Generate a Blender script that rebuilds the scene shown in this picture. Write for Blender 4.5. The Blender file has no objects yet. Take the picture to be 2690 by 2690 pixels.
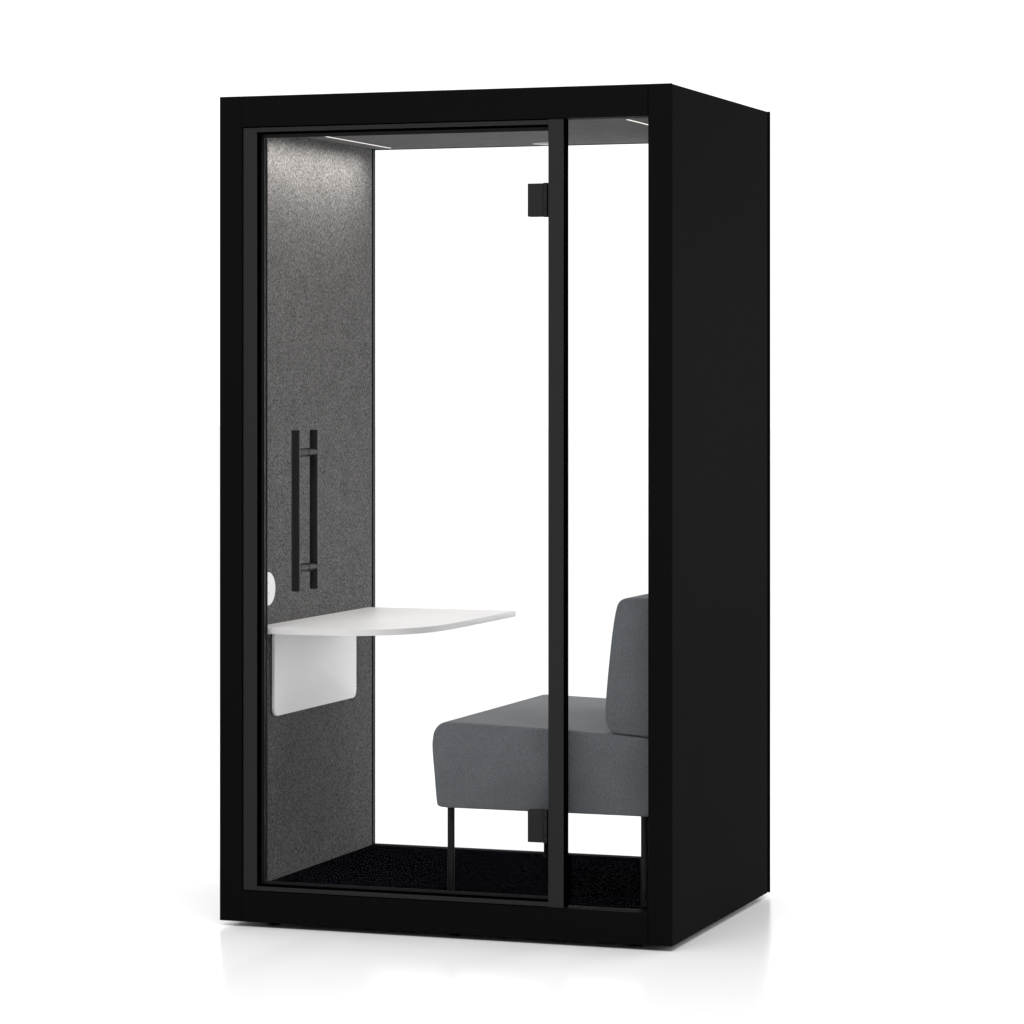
import bpy, bmesh, math
from mathutils import Vector, Matrix

sc = bpy.context.scene
# ------------------------------------------------------------------ camera
cd = bpy.data.cameras.new("camera"); cam = bpy.data.objects.new("camera", cd)
sc.collection.objects.link(cam); sc.camera = cam
cam.location = (3.79257, -8.39034, 1.51048)
cam.rotation_euler = (math.radians(90), 0, math.radians(19.3061))
cd.lens = 8736.0 / 2690.0 * 36.0; cd.sensor_width = 36.0
cd.shift_x = 0.0; cd.shift_y = -(1345.0 - 997.4) / 2690.0
cd.clip_start = 0.1; cd.clip_end = 500.0

# ------------------------------------------------------------------ world: even white studio light
WORLD = 1.20
w = bpy.data.worlds.new("World"); sc.world = w; w.use_nodes = True
wn = w.node_tree; bg = wn.nodes['Background']
bg.inputs['Color'].default_value = (1, 1, 1, 1); bg.inputs['Strength'].default_value = WORLD
# the studio is bright behind and above the booth and dimmer behind the camera
wt = wn.nodes.new('ShaderNodeTexCoord'); ws = wn.nodes.new('ShaderNodeSeparateXYZ'); wr = wn.nodes.new('ShaderNodeMapRange')
wr.interpolation_type = 'SMOOTHSTEP'
wr.inputs['From Min'].default_value = -0.85; wr.inputs['From Max'].default_value = -0.05
wr.inputs['To Min'].default_value = 0.28; wr.inputs['To Max'].default_value = 1.0
wn.links.new(wt.outputs['Generated'], ws.inputs['Vector']); wn.links.new(ws.outputs['Y'], wr.inputs['Value'])
wn.links.new(wr.outputs['Result'], bg.inputs['Color'])

# broad area light added high in front to lighten the floor by the booth
ad = bpy.data.lights.new("added_front_light", 'AREA'); ad.shape = 'RECTANGLE'; ad.size = 6.0; ad.size_y = 4.0; ad.energy = 355.0
al = bpy.data.objects.new("added_front_light", ad); sc.collection.objects.link(al)
al.location = (1.5, -3.6, 6.2)
al.rotation_euler = (Vector((0.8, -0.8, 0.0)) - Vector(al.location)).to_track_quat('-Z', 'Y').to_euler()
# unseen fill light added low behind the booth at right: reaches the felt wall through the rear glass
ad = bpy.data.lights.new("added_fill_light", 'AREA'); ad.shape = 'RECTANGLE'; ad.size = 2.5; ad.size_y = 2.0; ad.energy = 170.0
al = bpy.data.objects.new("added_fill_light", ad); sc.collection.objects.link(al)
al.location = (5.2, 6.0, 1.3)
al.rotation_euler = (Vector((0.1, 0.4, 0.8)) - Vector(al.location)).to_track_quat('-Z', 'Y').to_euler()

vs = sc.view_settings
vs.view_transform = 'Standard'; vs.look = 'None'; vs.exposure = 0.0; vs.gamma = 1.0
vs.use_curve_mapping = False
sc.cycles.transparent_max_bounces = 24; sc.cycles.max_bounces = 12

# ------------------------------------------------------------------ materials
def mat(name):
    m = bpy.data.materials.new(name); m.use_nodes = True
    return m, m.node_tree, m.node_tree.nodes, m.node_tree.links

def principled(name, col, rough=0.5, spec=0.5, metal=0.0, var=0.0, scale=40.0, bump=0.0, ior=1.5):
    m, t, N, L = mat(name); b = N['Principled BSDF']
    b.inputs['Roughness'].default_value = rough
    b.inputs['Specular IOR Level'].default_value = spec
    b.inputs['Metallic'].default_value = metal
    b.inputs['IOR'].default_value = ior
    b.inputs['Base Color'].default_value = (*col, 1)
    tc = N.new('ShaderNodeTexCoord'); nz = N.new('ShaderNodeTexNoise')
    nz.inputs['Scale'].default_value = scale; nz.inputs['Detail'].default_value = 4
    L.new(tc.outputs['Object'], nz.inputs['Vector'])
    if var:
        r = N.new('ShaderNodeMapRange')
        r.inputs['To Min'].default_value = 1 - var; r.inputs['To Max'].default_value = 1 + var
        L.new(nz.outputs['Fac'], r.inputs['Value'])
        mx = N.new('ShaderNodeVectorMath'); mx.operation = 'SCALE'
        mx.inputs[0].default_value = col
        L.new(r.outputs['Result'], mx.inputs['Scale']); L.new(mx.outputs['Vector'], b.inputs['Base Color'])
    if bump:
        bp = N.new('ShaderNodeBump'); bp.inputs['Strength'].default_value = bump
        bp.inputs['Distance'].default_value = 0.001
        L.new(nz.outputs['Fac'], bp.inputs['Height']); L.new(bp.outputs['Normal'], b.inputs['Normal'])
    return m

def fabric(name, col, stretch, fine, coarse, lo, hi, tint=0.0, bump=0.4, spec=0.1, sheen=0.0):
    """mottled textile: two noises of differing scale drive the base colour"""
    m, t, N, L = mat(name); b = N['Principled BSDF']
    b.inputs['Roughness'].default_value = 0.95
    b.inputs['Specular IOR Level'].default_value = spec
    b.inputs['Sheen Weight'].default_value = sheen
    tc = N.new('ShaderNodeTexCoord'); mp = N.new('ShaderNodeMapping')
    mp.inputs['Scale'].default_value = stretch
    L.new(tc.outputs['Object'], mp.inputs['Vector'])
    a = N.new('ShaderNodeTexNoise'); a.inputs['Scale'].default_value = fine
    a.inputs['Detail'].default_value = 3; a.inputs['Roughness'].default_value = 0.65
    a.inputs['Distortion'].default_value = 0.6
    L.new(mp.outputs['Vector'], a.inputs['Vector'])
    c = N.new('ShaderNodeTexNoise'); c.inputs['Scale'].default_value = coarse
    c.inputs['Detail'].default_value = 2
    L.new(tc.outputs['Object'], c.inputs['Vector'])
    r = N.new('ShaderNodeMapRange'); r.inputs['From Min'].default_value = 0.3; r.inputs['From Max'].default_value = 0.7
    r.inputs['To Min'].default_value = lo; r.inputs['To Max'].default_value = hi
    L.new(a.outputs['Fac'], r.inputs['Value'])
    r2 = N.new('ShaderNodeMapRange'); r2.inputs['From Min'].default_value = 0.3; r2.inputs['From Max'].default_value = 0.7
    r2.inputs['To Min'].default_value = 0.92; r2.inputs['To Max'].default_value = 1.08
    L.new(c.outputs['Fac'], r2.inputs['Value'])
    mu = N.new('ShaderNodeMath'); mu.operation = 'MULTIPLY'
    L.new(r.outputs['Result'], mu.inputs[0]); L.new(r2.outputs['Result'], mu.inputs[1])
    mx = N.new('ShaderNodeVectorMath'); mx.operation = 'SCALE'; mx.inputs[0].default_value = col
    L.new(mu.outputs['Value'], mx.inputs['Scale']); L.new(mx.outputs['Vector'], b.inputs['Base Color'])
    bp = N.new('ShaderNodeBump'); bp.inputs['Strength'].default_value = bump
    bp.inputs['Distance'].default_value = 0.0015
    L.new(a.outputs['Fac'], bp.inputs['Height']); L.new(bp.outputs['Normal'], b.inputs['Normal'])
    return m

M = {}
M['black'] = principled('black_laminate', (0.0045, 0.0045, 0.0046), 0.42, 0.5, var=0.10, scale=3, ior=1.02)
M['side'] = principled('black_side_laminate', (0.0046, 0.0046, 0.0047), 0.42, 0.5, var=0.10, scale=2, ior=1.016)
M['gap'] = principled('black_gap', (0.0006, 0.0006, 0.0006), 0.8, 0.0)
M['frame'] = principled('dark_grey_coated_metal', (0.0158, 0.0158, 0.0160), 0.5, 0.10, var=0.05, scale=60)
M['seal'] = principled('black_rubber', (0.0125, 0.0125, 0.0135), 0.55, 0.12)
M['metal'] = principled('black_coated_metal', (0.0070, 0.0070, 0.0070), 0.36, 0.10, var=0.05, scale=80)
M['felt'] = fabric('grey_felt', (0.096, 0.0945, 0.094), (1.0, 1.0, 0.6), 285, 14, -0.15, 2.15)
M['ceilfelt'] = fabric('grey_ceiling_felt', (0.130, 0.130, 0.130), (1, 1, 1), 260, 12, 0.7, 1.3)
M['carpet'] = fabric('black_carpet', (0.0006, 0.0007, 0.0016), (1, 0.35, 1), 190, 9, -0.9, 3.2, bump=0.4, spec=0.0)
M['cloth'] = fabric('grey_upholstery', (0.082, 0.0885, 0.0960), (1, 1, 1.6), 260, 7, 0.62, 1.38, bump=0.25, spec=0.15, sheen=0.22)
M['white'] = principled('white_laminate', (0.59, 0.585, 0.585), 0.45, 0.35, var=0.01, scale=8)
M['plate'] = principled('white_plate', (0.90, 0.90, 0.90), 0.55, 0.3, var=0.02, scale=3)
M['plastic'] = principled('white_plastic', (0.72, 0.72, 0.72), 0.4, 0.4)
M['plasticg'] = principled('light_grey_plastic', (0.55, 0.55, 0.55), 0.4, 0.4)
M['disc'] = principled('pale_grey_disc', (0.50, 0.49, 0.49), 0.5, 0.3)
M['floor'] = principled('white_gloss_floor', (0.90, 0.90, 0.903), 0.21, 0.30, var=0.004, scale=0.7)

m, t, N, L = mat('clear_glass')
N.remove(N['Principled BSDF'])
tr = N.new('ShaderNodeBsdfTransparent'); gl = N.new('ShaderNodeBsdfGlossy'); gl.inputs['Roughness'].default_value = 0.0
fr = N.new('ShaderNodeMath'); fr.operation = 'MULTIPLY_ADD'
lw = N.new('ShaderNodeLayerWeight'); lw.inputs['Blend'].default_value = 0.1
L.new(lw.outputs['Facing'], fr.inputs[0]); fr.inputs[1].default_value = 0.06; fr.inputs[2].default_value = 0.001
mx = N.new('ShaderNodeMixShader')
L.new(fr.outputs['Value'], mx.inputs['Fac']); L.new(tr.outputs['BSDF'], mx.inputs[1]); L.new(gl.outputs['BSDF'], mx.inputs[2])
L.new(mx.outputs['Shader'], N['Material Output'].inputs['Surface'])
M['glass'] = m

m, t, N, L = mat('lit_diffuser')
N.remove(N['Principled BSDF'])
em = N.new('ShaderNodeEmission'); em.inputs['Color'].default_value = (1.0, 0.955, 0.91, 1); em.inputs['Strength'].default_value = 1.15
L.new(em.outputs['Emission'], N['Material Output'].inputs['Surface'])
M['led'] = m

# ------------------------------------------------------------------ helpers
def link(name, me, parent=None, loc=(0, 0, 0)):
    o = bpy.data.objects.new(name, me); sc.collection.objects.link(o)
    o.location = loc
    if parent is not None:
        o.parent = parent
        root = Vector((0, 0, 0)); p = parent
        while p is not None: root += p.location; p = p.parent
        o.location = Vector(loc) - root
    return o

def finish(name, bm, m, parent=None, smooth=False, loc=(0, 0, 0)):
    bmesh.ops.recalc_face_normals(bm, faces=bm.faces[:])
    me = bpy.data.meshes.new(name)
    if any(loc): bmesh.ops.translate(bm, verts=bm.verts[:], vec=-Vector(loc))
    bm.to_mesh(me); bm.free(); me.materials.append(M[m])
    if smooth:
        for p in me.polygons: p.use_smooth = True
        me.set_sharp_from_angle(angle=math.radians(40))
    return link(name, me, parent, loc)

def add_box(bm, x0, x1, y0, y1, z0, z1, bev=0.0):
    n = bmesh.new()
    bmesh.ops.create_cube(n, size=1.0)
    for v in n.verts:
        v.co = Vector(((x0 + x1) / 2 + v.co.x * (x1 - x0), (y0 + y1) / 2 + v.co.y * (y1 - y0), (z0 + z1) / 2 + v.co.z * (z1 - z0)))
    if bev:
        bmesh.ops.bevel(n, geom=n.edges[:] + n.verts[:], offset=bev, segments=2, affect='EDGES', profile=0.5)
    me = bpy.data.meshes.new('tmp'); n.to_mesh(me); n.free(); bm.from_mesh(me); bpy.data.meshes.remove(me)

def box(name, m, b, parent=None, bev=0.0):
    bm = bmesh.new(); add_box(bm, *b, bev=bev)
    return finish(name, bm, m, parent, loc=((b[0] + b[1]) / 2, (b[2] + b[3]) / 2, b[4]))

def add_tube(bm, p, q, r, seg=40, cham=0.0):
    """capped cylinder with a small chamfer at each end"""
    p, q = Vector(p), Vector(q); d = (q - p); ln = d.length; rot = d.to_track_quat('Z', 'Y')
    st = [(0, r - cham), (cham, r), (ln - cham, r), (ln, r - cham)] if cham else [(0, r), (ln, r)]
    rings = []
    for z, rr in st:
        rings.append([bm.verts.new(p + rot @ Vector((rr * math.cos(2 * math.pi * i / seg), rr * math.sin(2 * math.pi * i / seg), z))) for i in range(seg)])
    for a, b in zip(rings, rings[1:]):
        for i in range(seg):
            j = (i + 1) % seg; bm.faces.new((a[i], a[j], b[j], b[i]))
    bm.faces.new(rings[0][::-1]); bm.faces.new(rings[-1])

def tube(name, m, p, q, r, parent=None, cham=0.001, seg=40):
    bm = bmesh.new(); add_tube(bm, p, q, r, seg, cham)
    return finish(name, bm, m, parent, True, loc=tuple(p))

def empty(name, loc):
    o = bpy.data.objects.new(name, None); sc.collection.objects.link(o)
    o.location = loc; o.empty_display_size = 0.2
    return o

def tag(o, label, cat, group=None):
    o['label'] = label; o['category'] = cat
    if group: o['group'] = group
    return o

def slab(name, m, outline, axis, a0, a1, parent=None, bev=0.0015, loc=(0, 0, 0)):
    """plate with a given outline: axis 'z' takes (x,y) points, axis 'x' takes (y,z)"""
    bm = bmesh.new()
    def P(p, a): return Vector((p[0], p[1], a)) if axis == 'z' else Vector((a, p[0], p[1]))
    lo = [bm.verts.new(P(p, a0)) for p in outline]; hi = [bm.verts.new(P(p, a1)) for p in outline]
    n = len(outline)
    f0 = bm.faces.new(lo[::-1]); f1 = bm.faces.new(hi)
    for i in range(n):
        j = (i + 1) % n; bm.faces.new((lo[i], lo[j], hi[j], hi[i]))
    if bev:
        es = set(f0.edges) | set(f1.edges)
        bmesh.ops.bevel(bm, geom=list(es), offset=bev, segments=2, affect='EDGES', profile=0.5)
    return finish(name, bm, m, parent, True, loc)

def round_rect(u0, u1, v0, v1, r, n=8):
    pts = []
    for cu, cv, a in ((u1 - r, v1 - r, 0), (u0 + r, v1 - r, 90), (u0 + r, v0 + r, 180), (u1 - r, v0 + r, 270)):
        for i in range(n + 1):
            t_ = math.radians(a + 90 * i / n); pts.append((cu + r * math.cos(t_), cv + r * math.sin(t_)))
    return pts

def catmull(pts, per=6):
    out = []; n = len(pts)
    for i in range(n - 1):
        p0 = Vector(pts[max(i - 1, 0)]); p1 = Vector(pts[i]); p2 = Vector(pts[i + 1]); p3 = Vector(pts[min(i + 2, n - 1)])
        for k in range(per):
            t_ = k / per
            out.append(tuple(0.5 * ((2 * p1) + (-p0 + p2) * t_ + (2 * p0 - 5 * p1 + 4 * p2 - p3) * t_ ** 2 + (-p0 + 3 * p1 - 3 * p2 + p3) * t_ ** 3)))
    out.append(tuple(pts[-1]))
    return out

# ------------------------------------------------------------------ setting
GZ = 0.006                                              # level of the studio floor
bm = bmesh.new()
vv = [bm.verts.new(p) for p in ((-90, -90, GZ), (90, -90, GZ), (90, 90, GZ), (-90, 90, GZ))]
bm.faces.new(vv)
fl = finish('floor', bm, 'floor'); fl['kind'] = 'structure'

# ------------------------------------------------------------------ the booth
W, D, Z0, Z1 = 1.3000, 1.0015, 0.020, 2.290
RT, RB = 2.2058, 0.1046                                  # lower edge of top rail, upper edge of bottom rail
XL, XR = 0.0664, 1.2328                                  # inner edges of the two front posts
booth = tag(empty('phone_booth', (0.65, 0.5, GZ)),
            'tall black one-person office booth with a glass door, glass front and glass back', 'phone booth')

WX = 0.0655                                              # face of the left felt wall
# outer side walls: panel, dark groove, slim rear flange
for mir in (False, True):
    f = (lambda a, b: (W - b, W - a)) if mir else (lambda a, b: (a, b))
    bm = bmesh.new()
    a, b = f(0.0, WX - 0.0128); add_box(bm, a, b, 0.0008, 0.968, Z0, Z1 - 0.0015, bev=0.0012)
    a, b = f(WX - 0.0127, XL + 0.0002); add_box(bm, a, b, 0.0010, 0.0555, Z0 + 0.0002, Z1 - 0.0003)
    finish('side_panel', bm, 'side', booth, loc=((a + b) / 2, 0.48, Z0))
    a, b = f(0.008, 0.030); box('rear_groove', 'gap', (a, b, 0.9682, 0.9933, Z0 + 0.002, Z1 - 0.004), booth)
    a, b = f(0.0, XL - 0.011); box('rear_post', 'black', (a, b, 0.9935, D, Z0 - 0.002, Z1 + 0.001), booth, bev=0.001)
    a, b = f(0.0, XL - 0.0007); box('front_post', 'black', (a, b, -0.0016, 0.0007, Z0, Z1), booth, bev=0.0006)
# rails across the front
box('top_rail', 'black', (XL + 0.0004, XR - 0.0004, -0.0012, 0.060, RT, Z1), booth, bev=0.0006)
box('bottom_rail', 'black', (XL + 0.0004, XR - 0.0004, -0.0012, 0.060, Z0, RB), booth, bev=0.0006)
# roof and underside
box('roof', 'side', (XL + 0.002, XR - 0.002, 0.062, 0.990, 2.232, Z1 - 0.002), booth)
box('base', 'side', (XL + 0.002, XR - 0.002, 0.062, 0.990, Z0 + 0.001, 0.096), booth)
# inner linings
box('felt_wall', 'felt', (WX - 0.0125, WX, 0.056, 0.9665, 0.098, 2.231), booth)
box('felt_wall', 'felt', (W - WX, W - WX + 0.0125, 0.056, 0.9665, 0.098, 2.231), booth)
# the lining sits in a slot cut in the side panels: trim panels so faces do not overlap
cp = box('ceiling_panel', 'ceilfelt', (WX + 0.011, W - WX - 0.011, 0.061, 0.9660, 2.2065, 2.226), booth, bev=0.001)
box('carpet', 'carpet', (WX + 0.0005, W - WX - 0.0005, 0.061, 0.9545, 0.097, 0.1035), booth)

# rear glazing: thin black channel all round and one clear pane
rw = empty('rear_window', (0.65, 0.98, 0.1)); rw.parent = booth; rw.location = Vector((0.65, 0.98, 0.1)) - booth.location
bm = bmesh.new()
add_box(bm, WX - 0.010, WX + 0.0005, 0.9670, 0.9930, 0.098, 2.215)
add_box(bm, W - WX - 0.0005, W - WX + 0.010, 0.9670, 0.9930, 0.098, 2.215)
add_box(bm, WX + 0.0006, W - WX - 0.0006, 0.9668, 0.9930, 2.2062, 2.2315)
add_box(bm, WX + 0.0006, W - WX - 0.0006, 0.9555, 0.9930, 0.0965, 0.1045)
finish('window_channel', bm, 'gap', rw, loc=(0.65, 0.98, 0.1))
bm = bmesh.new()
add_box(bm, WX + 0.0006, WX + 0.0014, 0.9745, 0.9850, 0.107, 2.205)
add_box(bm, W - WX - 0.0014, W - WX - 0.0006, 0.9745, 0.9850, 0.107, 2.205)
add_box(bm, WX + 0.0014, W - WX - 0.0014, 0.9550, 0.9580, 0.1046, 0.1052)
add_box(bm, WX + 0.0014, W - WX - 0.0014, 0.9720, 0.9760, 0.1046, 0.1060)
finish('gasket', bm, 'frame', rw, loc=(0.65, 0.98, 0.1))
box('window_pane', 'glass', (WX + 0.002, W - WX - 0.002, 0.9790, 0.9830, 0.1063, 2.2045), rw)

# grey door frame: four bars with hairline joints, set 2 mm back from the rails
FX0, FX1, MX0, MX1 = 0.0700, 0.1100, 0.9552, 0.9980
FT, FB = 2.2024, 0.1070
box('backing_strip', 'gap', (XL + 0.0004, FX0 - 0.0002, 0.006, 0.040, RB + 0.0003, RT - 0.0003), booth)
df = empty('door_frame', (0.53, 0.02, FB)); df.parent = booth; df.location = Vector((0.53, 0.02, FB)) - booth.location
def fb(name, m, b, bev=0.0006): return box(name, m, b, df, bev)
fb('stile', 'frame', (FX0, FX1, 0.001, 0.0030, FB, FT))
fb('stile', 'frame', (MX0, MX1, 0.001, 0.0030, FB - 0.0020, FT + 0.0020))
fb('mullion_return', 'gap', (MX0 + 0.0005, MX1 - 0.0002, 0.0032, 0.0440, RB + 0.0004, RT - 0.0004))
fb('frame_rail', 'frame', (FX1 + 0.0006, MX0 - 0.0006, 0.001, 0.0030, 2.1906, FT))
fb('frame_rail', 'frame', (FX1 + 0.0006, MX0 - 0.0006, 0.001, 0.0030, FB, 0.1188))
fb('rebate', 'gap', (FX1 + 0.0008, MX0 - 0.0008, 0.0032, 0.0550, 2.1910, FT + 0.003))
fb('rebate', 'gap', (FX1 + 0.0008, MX0 - 0.0008, 0.0032, 0.0550, RB + 0.0002, 0.1184))
fb('rebate', 'gap', (FX0, FX1 + 0.0001, 0.0032, 0.0550, RB + 0.0004, RT - 0.0004))

fb('door_stop', 'gap', (FX1 + 0.0008, MX0 - 0.0008, 0.0432, 0.0550, 2.1790, 2.1908))
fb('door_stop', 'gap', (FX1 + 0.0008, MX0 - 0.0008, 0.0432, 0.0550, 0.1186, 0.1270))
fb('door_stop', 'gap', (FX1 + 0.0006, FX1 + 0.0070, 0.0432, 0.0550, 0.1272, 2.1788))

# glass door leaf
LX0, LX1, LZ0, LZ1, LY = 0.1137, 0.9512, 0.1225, 2.1856, 0.028
door = empty('door', (LX1, 0.033, LZ0)); door.parent = booth; door.location = Vector((LX1, 0.033, LZ0)) - booth.location
box('door_pane', 'glass', (LX0 + 0.003, LX1 - 0.0035, LY, LY + 0.010, LZ0 + 0.003, LZ1 - 0.003), door)
bm = bmesh.new()
add_box(bm, LX0 - 0.0014, LX0 + 0.0082, LY - 0.0020, LY + 0.0130, LZ0, LZ1, bev=0.0005)
finish('edge_profile', bm, 'metal', door, loc=(LX0, LY, LZ0))
box('seal', 'frame', (LX0 + 0.0060, LX0 + 0.0115, LY + 0.0105, LY + 0.0130, LZ0 + 0.010, LZ1 - 0.010), door)
box('seal', 'gap', (LX0 + 0.0035, LX0 + 0.0058, LY + 0.0105, LY + 0.0130, LZ0 + 0.004, LZ1 - 0.004), door)
box('seal', 'seal', (LX0 + 0.0086, LX1 - 0.0006, LY - 0.0015, LY - 0.0002, LZ1 - 0.0100, LZ1 - 0.0002), door)
box('seal', 'seal', (LX0 + 0.0086, LX1 - 0.0006, LY - 0.0015, LY - 0.0002, LZ0 + 0.0002, LZ0 + 0.0085), door)
box('seal', 'gap', (LX1 - 0.0030, LX1 - 0.0006, LY + 0.001, LY + 0.0130, LZ0, LZ1), door)
box('threshold_trim', 'frame', (FX1 + 0.010, MX0 - 0.001, 0.0555, 0.0585, 0.1048, 0.1225), booth)

# two hinges clamped on the glass
for za, zb in ((1.9465, 2.0352), (0.2735, 0.3600)):
    h = empty('hinge', (0.93, 0.03, za)); h.parent = door
    h.location = Vector((0.93, 0.03, za)) - booth.location - door.location
    box('clamp_plate', 'frame', (0.8905, 0.9330, 0.0200, 0.0278, za, zb), h, bev=0.0008)
    box('clamp_plate', 'frame', (0.8905, 0.9330, 0.0382, 0.0460, za, zb), h, bev=0.0008)
    z = za - 0.0015; hh = zb - za + 0.003
    for f0, f1 in ((0, .245), (.26, .765), (.78, 1)):
        box('knuckle', 'frame', (0.9342, 0.9456, 0.0195, 0.0330, z + hh * f0, z + hh * f1), h, bev=0.0012)
    tube('hinge_pin', 'gap', (0.9400, 0.0265, z + 0.002), (0.9400, 0.0265, z + hh - 0.002), 0.0052, h, cham=0.0, seg=20)
    box('hinge_leaf', 'gap', (0.9458, 0.9548, 0.0215, 0.0330, za, zb), h)

# pull handle: a bar each side of the glass, joined by two standoffs
hd = empty('handle', (0.2397, 0.033, 0.9333)); hd.parent = door
hd.location = Vector((0.2397, 0.033, 0.9333)) - booth.location - door.location
HX = 0.2397
for y in (-0.031, 0.097):
    tube('handle_bar', 'metal', (HX, y, 0.9333), (HX, y, 1.3729), 0.0120, hd, cham=0.0012, seg=56)
for z in (0.9955, 1.3112):
    tube('standoff', 'metal', (HX, -0.031, z), (HX, 0.0348, z), 0.0117, hd, cham=0.0006, seg=48)
    tube('washer', 'gap', (HX, 0.0350, z), (HX, 0.0378, z), 0.0122, hd, cham=0.0, seg=48)
    tube('standoff', 'metal', (HX, 0.0380, z), (HX, 0.097, z), 0.0117, hd, cham=0.0006, seg=48)

# fixed pane to the right of the door
box('front_pane', 'glass', (MX1 + 0.0012, XR - 0.0012, 0.0300, 0.0380, RB + 0.0015, RT - 0.0015), booth)
box('pane_edge', 'gap', (XR - 0.0045, XR - 0.0006, 0.0385, 0.0440, RB + 0.001, RT - 0.001), booth)

# levelling feet
for x in (0.134, 0.665, 1.180):
    for y in (0.068, 0.930):
        tube('levelling_foot', 'gap', (x, y, GZ), (x, y, Z0 + 0.0005), 0.0165, booth, cham=0.0005, seg=28)

# ------------------------------------------------------------------ ceiling strip lights and round vent
ZC = 2.2065
LEDW = 2.1
for x0, y0, lab in ((0.1460, 0.09, 'slim white LED strip in the ceiling above the felt wall and desk'),
                    (1.1430, 0.0885, 'short visible slim LED strip in the ceiling above the backrest at right')):
    t_ = tag(empty('strip_light', (x0 + 0.0055, 0.5, ZC)), lab, 'ceiling light', 'LED strips in the booth ceiling')
    box('light_frame', 'frame', (x0 - 0.0012, x0 + 0.0122, y0 - 0.002, 0.902, ZC - 0.0012, ZC - 0.0002), t_)
    box('diffuser', 'led', (x0 + 0.0020, x0 + 0.0090, y0, 0.900, ZC - 0.0022, ZC - 0.0013), t_)
    for k in range(10):                                  # the row of LEDs behind the diffuser
        ld = bpy.data.lights.new('led', 'SPOT'); ld.energy = LEDW; ld.color = (1.0, 0.955, 0.915)
        ld.spot_size = math.radians(174); ld.spot_blend = 1.0; ld.shadow_soft_size = 0.0
        link('led', ld, t_, (x0 + 0.0055, y0 + 0.045 + k * 0.0795, ZC - 0.004))
vent = tag(empty('ceiling_vent', (0.665, 0.888, ZC)), 'pale round ceiling disc near the rear glass, partly behind the dark mullion', 'ceiling vent')
tube('disc', 'disc', (0.662, 0.886, ZC - 0.0002), (0.662, 0.886, ZC - 0.0022), 0.052, vent, cham=0.0008, seg=64)
tube('centre_cap', 'plasticg', (0.662, 0.886, ZC - 0.0024), (0.662, 0.886, ZC - 0.0032), 0.030, vent, cham=0.0002, seg=48)

# ------------------------------------------------------------------ desk
DZ = 0.8244
desk = tag(empty('wall_desk', (WX, 0.5, 0.565)), 'white wall-mounted desk with a rounded front corner and a plate below', 'desk')
out = catmull([(0.20, 0.0600), (0.26, 0.0600), (0.32, 0.0640), (0.375, 0.0790), (0.430, 0.1110), (0.478, 0.1640), (0.510, 0.2280), (0.529, 0.3000), (0.5375, 0.4000), (0.5385, 0.5000)], 5)
out = [(WX + 0.0008, 0.0600)] + out + [(0.5385, 0.9320), (0.5365, 0.9340), (WX + 0.0008, 0.9340)]
slab('desktop', 'white', out, 'z', DZ - 0.0170, DZ, desk, bev=0.0010, loc=(0.3, 0.5, DZ))
slab('wall_plate', 'plate', round_rect(0.1975, 0.8100, 0.5650, DZ - 0.0175, 0.022), 'x', WX + 0.0045, WX + 0.0125, desk, bev=0.0010, loc=(WX + 0.008, 0.5, 0.565))
box('shade_spacer', 'gap', (WX + 0.0008, WX + 0.0042, 0.200, 0.790, 0.585, DZ - 0.0180), desk)  # near-black colour stands in for the shadow line beside the plate

# ------------------------------------------------------------------ wall outlet
so = tag(empty('wall_outlet', (WX, 0.1725, 0.9245)), 'round white outlet on the felt wall just above the desk', 'wall outlet')
tube('cover', 'plastic', (WX + 0.0008, 0.1725, 0.9245), (WX + 0.0065, 0.1725, 0.9245), 0.0470, so, cham=0.0025, seg=64)
tube('socket_ring', 'plasticg', (WX + 0.0066, 0.1640, 0.9270), (WX + 0.0080, 0.1640, 0.9270), 0.0170, so, cham=0.0005, seg=48)
tube('socket_face', 'plastic', (WX + 0.0081, 0.1640, 0.9270), (WX + 0.0090, 0.1640, 0.9270), 0.0135, so, cham=0.0003, seg=48)

# ------------------------------------------------------------------ bench
def offset_poly(pts, d):
    n = len(pts); out_ = []
    area = sum(pts[i][0] * pts[(i + 1) % n][1] - pts[(i + 1) % n][0] * pts[i][1] for i in range(n))
    s = 1 if area > 0 else -1
    for i in range(n):
        a = Vector(pts[i - 1]); b = Vector(pts[i]); c = Vector(pts[(i + 1) % n])
        e1 = (b - a).normalized(); e2 = (c - b).normalized()
        n1 = Vector((-e1.y, e1.x)) * s; n2 = Vector((-e2.y, e2.x)) * s
        nn = (n1 + n2).normalized(); k = max(nn.dot(n1), 0.5)
        out_.append(tuple(b + nn * d / k))
    return out_

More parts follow.
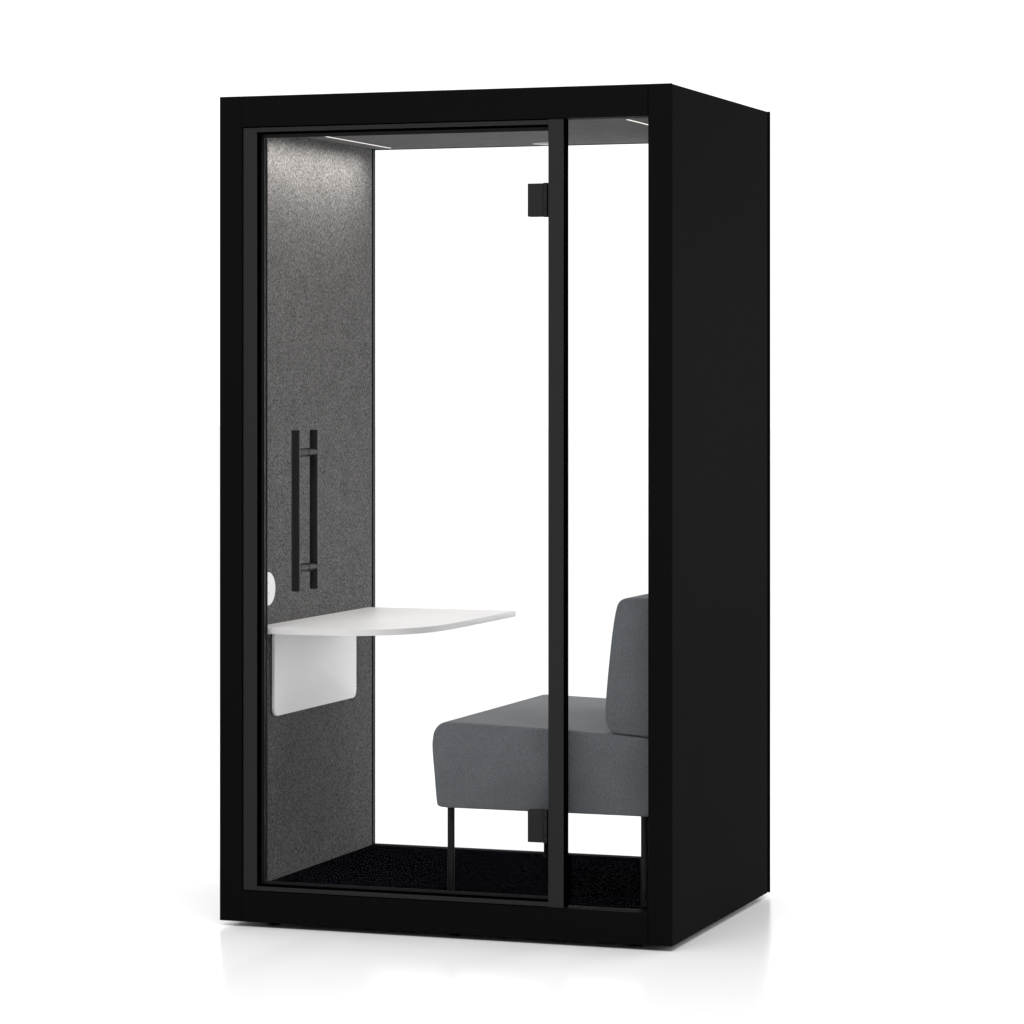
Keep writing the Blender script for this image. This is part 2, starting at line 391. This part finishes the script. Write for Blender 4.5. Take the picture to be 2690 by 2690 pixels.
def cushion(name, prof, y0, y1, parent):
    """profile in x,z swept along y; the two end faces have a sewn edge and a slight crown"""
    bm = bmesh.new(); rings = []
    st = [(0.0006, 0.0060), (0.0014, 0.0036), (0.0030, 0.0018), (0.0050, 0.0022), (0.0062, 0.0008), (0.0150, 0.0)]
    n = 22
    seq = [(y0 + dy, off) for dy, off in st]
    for i in range(1, n): seq.append((y0 + 0.015 + (y1 - y0 - 0.03) * i / n, 0.0))
    seq += [(y1 - dy, off) for dy, off in reversed(st)]
    for y, off in seq:
        pp = offset_poly(prof, off) if off else prof
        rings.append([bm.verts.new((p[0], y, p[1])) for p in pp])
    m_ = len(prof)
    for a, b in zip(rings, rings[1:]):
        for i in range(m_):
            j = (i + 1) % m_; bm.faces.new((a[i], a[j], b[j], b[i]))
    bm.faces.new(rings[0]); bm.faces.new(rings[-1][::-1])
    return finish(name, bm, 'cloth', parent, True, loc=(prof[0][0], y0, prof[0][1]))

BY0, BY1 = 0.0800, 0.9300
bench = tag(empty('upholstered_bench', (0.9, 0.5, 0.1035)), 'grey upholstered bench seat with thick backrest and thin black tube legs', 'bench')
seat_prof = catmull([(0.6384, 0.5806), (0.6268, 0.5787), (0.6135, 0.5728), (0.6036, 0.5624), (0.5969, 0.5497), (0.5936, 0.5294), (0.5928, 0.5154),
    (0.5944, 0.4843), (0.5986, 0.4410), (0.6027, 0.3914), (0.6061, 0.3604), (0.6094, 0.3513), (0.6202, 0.3474), (0.6384, 0.3462)], 3)
seat_prof += [(0.80, 0.3460), (1.00, 0.3460), (1.215, 0.3460), (1.228, 0.352), (1.229, 0.45), (1.229, 0.549), (1.224, 0.5555), (1.12, 0.5630), (0.985, 0.5697), (0.85, 0.5745), (0.72, 0.5785)]
back_prof = catmull([(1.1560, 0.9284), (1.1422, 0.9267), (1.1306, 0.9216), (1.1237, 0.9137), (1.1190, 0.9025), (1.1121, 0.8703), (1.1051, 0.8215),
    (1.0982, 0.7594), (1.0912, 0.6884), (1.0884, 0.6485), (1.0873, 0.6263), (1.0882, 0.6042), (1.0912, 0.5889), (1.0982, 0.5758), (1.1098, 0.5672), (1.1329, 0.5632)], 3)
back_prof += [(1.170, 0.5606), (1.215, 0.5580), (1.227, 0.565), (1.2295, 0.60), (1.2295, 0.75), (1.2295, 0.90), (1.226, 0.922), (1.212, 0.9290), (1.185, 0.9292)]
cushion('seat', seat_prof, BY0, BY1, bench)
cushion('backrest', back_prof, BY0, BY1, bench)
for x, y in ((0.6352, 0.120), (1.1870, 0.120), (0.6500, 0.893), (1.1845, 0.893)):
        tube('leg', 'metal', (x, y, 0.1037), (x, y, 0.352), 0.0098, bench, cham=0.0008, seg=36)
